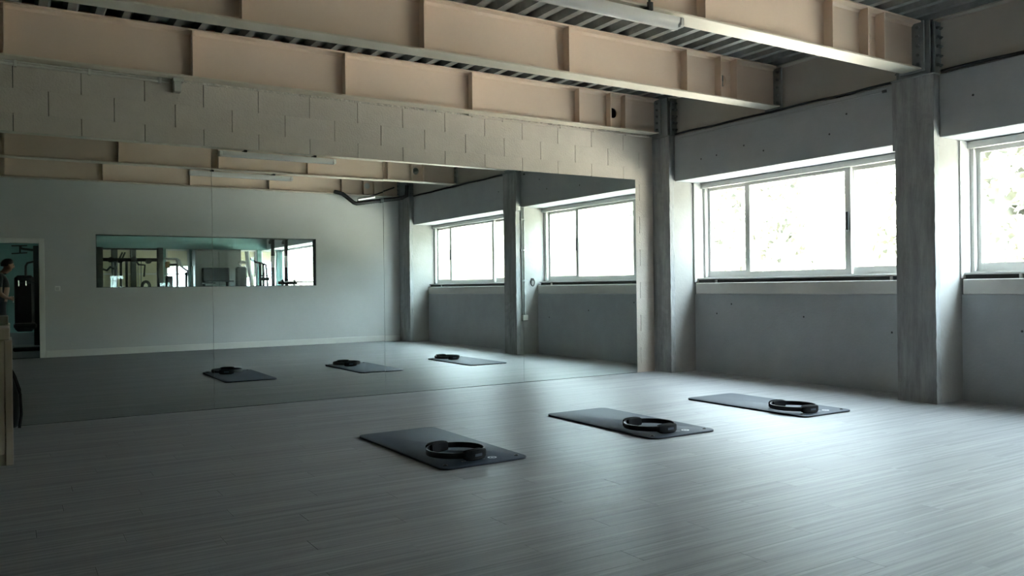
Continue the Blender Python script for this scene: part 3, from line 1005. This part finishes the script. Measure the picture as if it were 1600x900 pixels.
# facade window of the gym
w = thing('window_8', 'bright facade window of the gym, seen through the inner window', None, (XW, -14, 1), kind='structure')
f_ = MB()
for yy in (-9.05, -11.0, -13.0, -14.8, -16.6, -18.4):
    f_.box(XW, XW + 0.07, yy - 0.03, yy + 0.03, 0.98, 2.40)
f_.box(XW, XW + 0.07, -9.0, YG, 0.98, 1.04); f_.box(XW, XW + 0.07, -9.0, YG, 2.34, 2.40)
obj('frame', f_, 'white_pvc', w)
obj('pane', B(XW + 0.03, XW + 0.036, -9.0, YG, 1.04, 2.34), 'glass', w)


def machine(name, label, loc):
    return thing(name, label, 'gym machine', loc, 'gym machines beyond the inner window')


# cable crossover: two towers, cross beams, weight stacks, pulleys
g1 = machine('cable_crossover', 'black cable crossover frame behind the inner window', (2.15, -10.3, 0))
for x in (1.60, 2.72):
    up = obj('upright', BB(x - 0.055, x + 0.055, -10.36, -10.24, 0, 2.0, b=0.006), 'machine', g1)
    obj('foot', BB(x - 0.06, x + 0.06, -10.75, -9.85, 0, 0.06, b=0.006), 'machine', up)
obj('top_bar', BB(1.56, 2.76, -10.33, -10.27, 1.955, 1.985, b=0.004), 'machine', g1)
obj('cross_beam', BB(1.60, 2.72, -10.34, -10.26, 1.715, 1.785, b=0.008), 'machine', g1)
for x in (1.80, 1.97, 2.22, 2.50):
    obj('pulley', MB().tube([(x, -10.22, 1.74 + 0.03 * math.sin(x * 40)), (x, -10.38, 1.74 + 0.03 * math.sin(x * 40))], 0.055, 12), 'machine', g1, smooth=True)
for x in (1.985, 2.035):
    obj('chin_grip', MB().bar((x - 0.03, -10.3, 1.76), (x + 0.03, -10.3, 1.90), 0.03), 'machine', g1)
for x, r_ in ((1.985, 0.026), (2.09, 0.026)):
    obj('post', MB().tube([(x, -10.3, 0), (x, -10.3, 1.74)], r_, 8), 'machine', g1, smooth=True)
for x in (1.88, 2.33):
    st = obj('weight_stack', BB(x - 0.07, x + 0.07, -10.40, -10.20, 0.1, 1.18, b=0.004), 'machine', g1)
    obj('guide_rod', MB().tube([(x - 0.03, -10.3, 1.1), (x - 0.03, -10.3, 1.73)], 0.008, 6), 'chrome', st)
    obj('guide_rod', MB().tube([(x + 0.03, -10.3, 1.1), (x + 0.03, -10.3, 1.73)], 0.008, 6), 'chrome', st)
obj('lat_handle', MB().tube([(2.26, -10.2, 1.72), (2.30, -10.2, 1.65), (2.42, -10.2, 1.64), (2.40, -10.2, 1.40)], 0.02, 8), 'machine', g1, smooth=True)
obj('lat_handle', MB().tube([(1.64, -10.2, 1.56), (1.72, -10.2, 1.53), (1.78, -10.2, 1.60), (1.85, -10.2, 1.56)], 0.022, 8), 'machine', g1, smooth=True)
arc = [(2.42 + 0.07 * math.cos(a * PI / 8), -10.1, 1.2 + 0.10 * math.sin(a * PI / 8)) for a in range(9)]
obj('seat_hoop', MB().tube([(2.49, -10.1, 0.4)] + arc + [(2.35, -10.1, 0.4)], 0.03, 8), 'machine', g1, smooth=True)

g2 = machine('lat_machine', 'grey bent-tube pulldown machine beside the crossover', (3.05, -10.4, 0))
obj('bent_arm', MB().tube([(2.82, -10.4, 1.78), (3.06, -10.4, 1.78), (3.12, -10.4, 1.74), (3.15, -10.4, 1.62), (3.28, -10.4, 1.52), (3.30, -10.4, 1.42)], 0.024, 10), 'machine_grey', g2, smooth=True)
obj('post', MB().tube([(3.07, -10.4, 0), (3.07, -10.4, 1.77)], 0.028, 10), 'machine_grey', g2, smooth=True)
obj('post', MB().tube([(3.37, -10.4, 0), (3.37, -10.4, 1.62)], 0.022, 10), 'machine_grey', g2, smooth=True)
obj('frame', MB().tube([(3.23, -10.4, 0), (3.25, -10.4, 1.5)], 0.028, 10), 'machine', g2, smooth=True)
obj('pad_roll', BB(2.84, 2.93, -10.45, -10.33, 1.58, 1.72, b=0.02), 'tan', g2)
obj('weight_stack', BB(2.84, 2.97, -10.5, -10.3, 0.1, 1.42, b=0.005), 'gym_dark', g2)
obj('bar', MB().tube([(2.9, -10.3, 1.65), (3.05, -10.3, 1.66)], 0.02, 8), 'machine', g2, smooth=True)

g3 = machine('treadmill', 'dark treadmill with pale handrails behind the inner window', (4.0, -10.6, 0))
obj('deck', BB(3.55, 4.25, -11.6, -10.2, 0.05, 0.22, b=0.02), 'machine', g3)
obj('console', BB(3.62, 4.18, -10.7, -10.55, 1.30, 1.60, b=0.02), 'gym_dark', g3)
for x in (3.66, 4.14):
    obj('mast', MB().tube([(x, -10.5, 0.15), (x, -10.6, 1.35)], 0.035, 8), 'machine', g3, smooth=True)
obj('handrail', MB().tube([(3.58, -10.5, 1.26), (3.86, -10.5, 1.26)], 0.014, 8), 'chrome', g3, smooth=True)
obj('handrail', MB().tube([(4.02, -10.5, 1.30), (4.25, -10.5, 1.30)], 0.014, 8), 'chrome', g3, smooth=True)

g4 = machine('incline_press', 'white and black press machine before the bright gym window', (4.6, -10.4, 0))
obj('white_column', MB().tube([(4.52, -10.4, 1.95), (4.54, -10.4, 1.65), (4.60, -10.4, 1.4), (4.68, -10.4, 0.6), (4.70, -10.4, 0.0)], 0.05, 10), 'machine_white', g4, smooth=True)
obj('cowl', BB(4.30, 4.50, -10.6, -10.3, 0.3, 1.62, b=0.04), 'gym_dark', g4)
obj('white_cap', MB().tube([(4.335, -10.35, 1.66), (4.40, -10.35, 1.72), (4.48, -10.35, 1.70)], 0.035, 8), 'machine_white', g4, smooth=True)
obj('arm', MB().tube([(4.58, -10.4, 1.80), (4.70, -10.4, 1.72), (4.86, -10.4, 1.69), (4.93, -10.4, 1.66), (4.96, -10.4, 1.2), (4.97, -10.4, 0)], 0.022, 8), 'machine', g4, smooth=True)
obj('leg', MB().tube([(4.80, -10.4, 1.70), (4.79, -10.4, 0)], 0.03, 8), 'machine', g4, smooth=True)
obj('leg', MB().tube([(4.87, -10.4, 1.69), (4.88, -10.4, 0)], 0.026, 8), 'machine', g4, smooth=True)
obj('cross_bar', BB(4.78, 5.0, -10.43, -10.37, 1.31, 1.38, b=0.005), 'machine', g4)
obj('cross_bar', BB(4.78, 5.0, -10.43, -10.37, 1.40, 1.43, b=0.005), 'machine', g4)

g5 = machine('squat_rack', 'black squat rack with white sleeves and a barbell, nearest the facade', (5.2, -10.35, 0))
for x in (5.07, 5.37):
    u = obj('upright', BB(x - 0.033, x + 0.033, -10.39, -10.32, 0, 2.3, b=0.005), 'machine', g5)
    obj('sleeve', BB(x - 0.035, x + 0.035, -10.395, -10.315, 1.60, 1.86, b=0.005), 'machine_white', u)
    obj('brace', MB().bar((x, -10.35, 2.28), (x, -10.6, 2.16), 0.05), 'machine', u)
obj('top_bar', BB(5.03, 5.42, -10.39, -10.32, 2.22, 2.30, b=0.005), 'machine', g5)
bbx = thing('barbell', 'barbell resting across the squat rack', 'barbell', (5.6, -10.25, 1.27))
obj('bar', MB().tube([(5.15, -10.25, 1.275), (5.95, -10.25, 1.275)], 0.014, 8), 'machine_grey', bbx, smooth=True)
for x in (5.24, 5.50):
    obj('plate', MB().tube([(x, -10.25, 1.255), (x + 0.03, -10.25, 1.255)], 0.07, 16), 'machine', bbx, smooth=True)
obj('sleeve', MB().tube([(5.15, -10.25, 1.24), (5.58, -10.25, 1.24)], 0.022, 8), 'machine', bbx, smooth=True)

# machine seen through the doorway
g6 = machine('pulldown_tower', 'black pulldown tower seen through the open doorway', (0.42, -10.6, 0))
obj('tower', BB(0.46, 0.60, -10.7, -10.5, 0, 2.02, b=0.01), 'machine', g6)
obj('wide_bar', MB().tube([(0.10, -10.5, 2.01), (0.36, -10.5, 2.02)], 0.012, 8), 'machine', g6, smooth=True)
obj('wide_bar', MB().tube([(0.10, -10.5, 1.86), (0.36, -10.5, 1.88)], 0.012, 8), 'machine', g6, smooth=True)
obj('boom', MB().tube([(0.25, -10.5, 2.0), (0.26, -10.5, 1.96), (0.50, -10.55, 1.93)], 0.026, 8), 'machine', g6, smooth=True)
obj('yoke', MB().bar((0.24, -10.5, 2.02), (0.24, -10.5, 1.86), 0.03), 'machine', g6)
obj('bent_tube', MB().tube([(0.33, -10.5, 1.40), (0.33, -10.5, 1.62), (0.36, -10.5, 1.68), (0.50, -10.55, 1.72)], 0.02, 8), 'machine', g6, smooth=True)
obj('seat_back', BB(0.14, 0.47, -10.65, -10.45, 0.35, 1.44, b=0.05), 'machine', g6)
obj('seat', BB(0.12, 0.50, -10.5, -10.0, 0.42, 0.52, b=0.03), 'machine', g6)
obj('base', BB(0.10, 0.62, -10.8, -9.95, 0, 0.08, b=0.02), 'machine', g6)
obj('rod', MB().tube([(0.20, -10.4, 1.29), (0.50, -10.4, 1.30)], 0.010, 6), 'chrome', g6)
obj('rod', MB().tube([(0.21, -10.4, 1.23), (0.21, -10.4, 1.34)], 0.012, 6), 'chrome', g6)
obj('rod', MB().tube([(0.33, -10.4, 1.24), (0.33, -10.4, 1.33)], 0.010, 6), 'chrome', g6)


# ================================================================== person in the doorway
def skin_mesh(name, chains, root, sub=2):
    """chains: list of lists of (x,y,z,r); equal first points share a vertex"""
    vs, es, rs = [], [], []
    idx = {}
    for ch_ in chains:
        last = None
        for (x, y, z, r) in ch_:
            k = (round(x, 4), round(y, 4), round(z, 4))
            if k not in idx:
                idx[k] = len(vs); vs.append((x, y, z)); rs.append(r)
            i = idx[k]
            if last is not None and last != i: es.append((last, i))
            last = i
    me = bpy.data.meshes.new(name)
    me.from_pydata(vs, es, [])
    o = bpy.data.objects.new(name, me)
    COL.objects.link(o)
    o.modifiers.new('skin', 'SKIN')
    for i, r in enumerate(rs):
        sv = me.skin_vertices[0].data[i]
        sv.radius = r if isinstance(r, tuple) else (r, r)
        sv.use_root = (i == root)
    s_ = o.modifiers.new('sub', 'SUBSURF'); s_.levels = sub; s_.render_levels = sub
    dg = bpy.context.evaluated_depsgraph_get()
    dg.update()
    nm = bpy.data.meshes.new_from_object(o.evaluated_get(dg))
    bpy.data.objects.remove(o)
    return nm


P0 = Vector((-0.085, -9.6, 0))
per = thing('person', 'person in dark clothes looking down at a small white object in the doorway', 'person', tuple(P0))
torso = [(0, 0, 0.95, (0.15, 0.11)), (0.0, 0, 1.08, (0.14, 0.105)), (0.01, 0, 1.24, (0.165, 0.115)), (0.005, 0, 1.38, (0.15, 0.095)), (0.035, 0, 1.455, (0.06, 0.06)),
         (0.085, 0, 1.505, (0.056, 0.056)), (0.122, 0, 1.55, (0.072, 0.082)), (0.135, 0, 1.62, (0.078, 0.10)), (0.125, 0, 1.685, (0.062, 0.075))]
chains = [torso]
chains.append([(0.135, 0, 1.62, 0.08), (0.226, 0, 1.565, 0.016)])                      # nose
for s in (-1, 1):
    chains.append([(0.135, 0, 1.62, 0.08), (0.118, s * 0.085, 1.612, 0.02)])          # ears
    chains.append([(0, 0, 0.95, 0.15), (0.0, s * 0.095, 0.88, 0.088), (0.02, s * 0.10, 0.68, 0.076), (0.03, s * 0.105, 0.48, 0.056), (0.0, s * 0.11, 0.30, 0.054),
                   (-0.025, s * 0.115, 0.09, 0.036), (0.03, s * 0.12, 0.045, 0.04), (0.13, s * 0.13, 0.03, 0.03)])
    arm_ = [(0.005, 0, 1.38, 0.15), (0.0, s * 0.17, 1.40, 0.058), (-0.01, s * 0.21, 1.27, 0.048), (-0.01, s * 0.23, 1.10, 0.042), (0.05, s * 0.17, 1.04, 0.038),
            (0.125, s * 0.085, 1.005, 0.027), (0.155, s * 0.06, 1.0, (0.034, 0.018))]
    chains.append(arm_)
    palm = arm_[-1]
    for k in range(4):                                                                # fingers curled round the object
        dz = (0.028 - 0.019 * k)
        L = (0.9, 1.0, 0.95, 0.78)[k]
        chains.append([palm, (0.178, s * 0.052, 1.0 + dz, 0.0095), (0.178 + 0.024 * L, s * 0.040, 0.996 + dz, 0.009), (0.184 + 0.024 * L, s * 0.018, 0.99 + dz, 0.008)])
    chains.append([palm, (0.156, s * 0.040, 1.026, 0.010), (0.173, s * 0.020, 1.042, 0.009)])   # thumb
nm = skin_mesh('body', chains, 0)
for mname in ('cloth', 'cloth2', 'skin', 'shoe'): nm.materials.append(M[mname])
for pl in nm.polygons:
    c = pl.center
    pl.use_smooth = True
    if c.z < 0.075: pl.material_index = 3
    elif c.z < 0.96 and abs(c.y) < 0.19: pl.material_index = 1
    elif c.z > 1.46 or c.x > 0.06 and c.z < 1.2: pl.material_index = 2
    elif abs(c.y) > 0.15 and c.z < 1.2: pl.material_index = 2
    else: pl.material_index = 0
nm.name = 'body'
bo = bpy.data.objects.new('body', nm); COL.objects.link(bo); bo.parent = per
hb = MB()
N1, N2 = 10, 18
rg = []
for j in range(N1 + 1):
    f_ = PI * 0.60 * j / N1
    rg.append([(0.112 + max(0.001, math.sin(f_)) * 0.107 * math.cos(a) * (1.0 if math.cos(a) < 0 else 0.92), max(0.001, math.sin(f_)) * 0.090 * math.sin(a),
                1.622 + 0.108 * math.cos(f_) + (0.050 * max(0, math.cos(a)) * (j / N1))) for a in [2 * PI * k / N2 for k in range(N2)]])
for r_ in rg:
    hb.v += [tuple(Vector(p) + P0) for p in r_]
for j in range(N1):
    for k in range(N2):
        k2 = (k + 1) % N2
        hb.f.append((j * N2 + k, j * N2 + k2, (j + 1) * N2 + k2, (j + 1) * N2 + k)); hb.mi.append(0)
hair = obj('hair', hb, 'hair', per, smooth=True)
sd = hair.modifiers.new('thick', 'SOLIDIFY'); sd.thickness = 0.006
for s in (-1, 1):
    e_ = MB().tube([tuple(P0 + Vector((0.205, s * 0.033, 1.612))), tuple(P0 + Vector((0.213, s * 0.033, 1.608)))], 0.010, 8)
    obj('eye', e_, 'eye', per, smooth=True)
obj('mouth', MB().tube([tuple(P0 + Vector((0.194, -0.022, 1.535))), tuple(P0 + Vector((0.194, 0.022, 1.535)))], 0.006, 6), 'eye', per, smooth=True)
ph = thing('phone', 'small white object held by the person in the doorway', 'phone', (0.11, -9.6, 0.95))
obj('case', BB(0.108, 0.120, -9.636, -9.564, 0.925, 1.045, b=0.003), 'phone', ph)
obj('screen', B(0.1068, 0.1078, -9.632, -9.568, 0.93, 1.04), 'black', ph)

# ================================================================== outdoors
tag(obj('ground', B(XO - 0.02, 60, 40, -60, -1.0, -0.6), 'ground'), 'pale ground outside the windows', None, kind='structure')
hl = MB()  # added slope, keeps low daylight off the far end of the room
rh = random.Random(11)
NX, NY = 14, 60
for i in range(NX + 1):
    for j in range(NY + 1):
        s_ = i / NX
        hl.v.append((16.5 + 22 * s_ + rh.uniform(-0.4, 0.4), 45 - 110 * j / NY, -0.65 + 10.5 * s_ ** 0.9 + (rh.uniform(-0.4, 0.4) if i else 0)))
for i in range(NX):
    for j in range(NY):
        a = i * (NY + 1) + j
        hl.f.append((a, a + NY + 1, a + NY + 2, a + 1)); hl.mi.append(0)
tag(obj('added_hillside', hl, 'added_hill', smooth=True), 'added slope cutting low daylight, rising behind the trees outside', None, kind='structure')


def tree(x, y, h, seed, label):
    r_ = random.Random(seed)
    t_ = thing('tree', label, 'tree', (x, y, -0.6), 'trees outside the windows')
    obj('trunk', MB().tube([(x, y, -0.6), (x + 0.1, y + 0.05, h * 0.35), (x - 0.05, y + 0.1, h * 0.7), (x, y, h)], [0.16, 0.13, 0.08, 0.02], 8), 'bark', t_, smooth=True)
    m_ = MB()
    cl = [(r_.uniform(-1.1, 1.1), r_.uniform(-1.2, 1.2), r_.uniform(0.25, 1.0) * h) for _ in range(44)]
    for cx, cy, cz in cl:
        rad = r_.uniform(0.45, 0.95)
        for _ in range(60):
            d = Vector((r_.gauss(0, 1), r_.gauss(0, 1), r_.gauss(0, 1))).normalized() * rad * r_.uniform(0.4, 1)
            c = Vector((x + cx, y + cy, cz)) + d
            a = Vector((r_.gauss(0, 1), r_.gauss(0, 1), r_.gauss(0, 1))).normalized()
            b = a.cross(Vector((r_.gauss(0, 1), r_.gauss(0, 1), r_.gauss(0, 1)))).normalized()
            s = r_.uniform(0.09, 0.17)
            m_.add([c - a * s, c - b * s * 0.5, c + a * s, c + b * s * 0.5], [(0, 1, 2, 3)])
    obj('crown', m_, 'leaf', t_)
    return t_


tree(14.0, 4.3, 5.8, 1, 'pale leafy tree outside, behind the middle sash of the window by the mirror')
tree(18.2, 8.9, 7.0, 2, 'pale leafy tree outside, behind the narrow sash beside the corner column')
tree(15.2, 0.0, 6.0, 3, 'pale leafy tree outside, just past the middle column')
tree(19.5, 3.7, 7.4, 4, 'tall pale tree outside, further off behind the middle column')
tree(11.0, -3.2, 4.6, 6, 'added leafy tree dimming floor glare at the picture edge outside the window beyond the middle column')  # extra tree, cuts the window glare on the floor
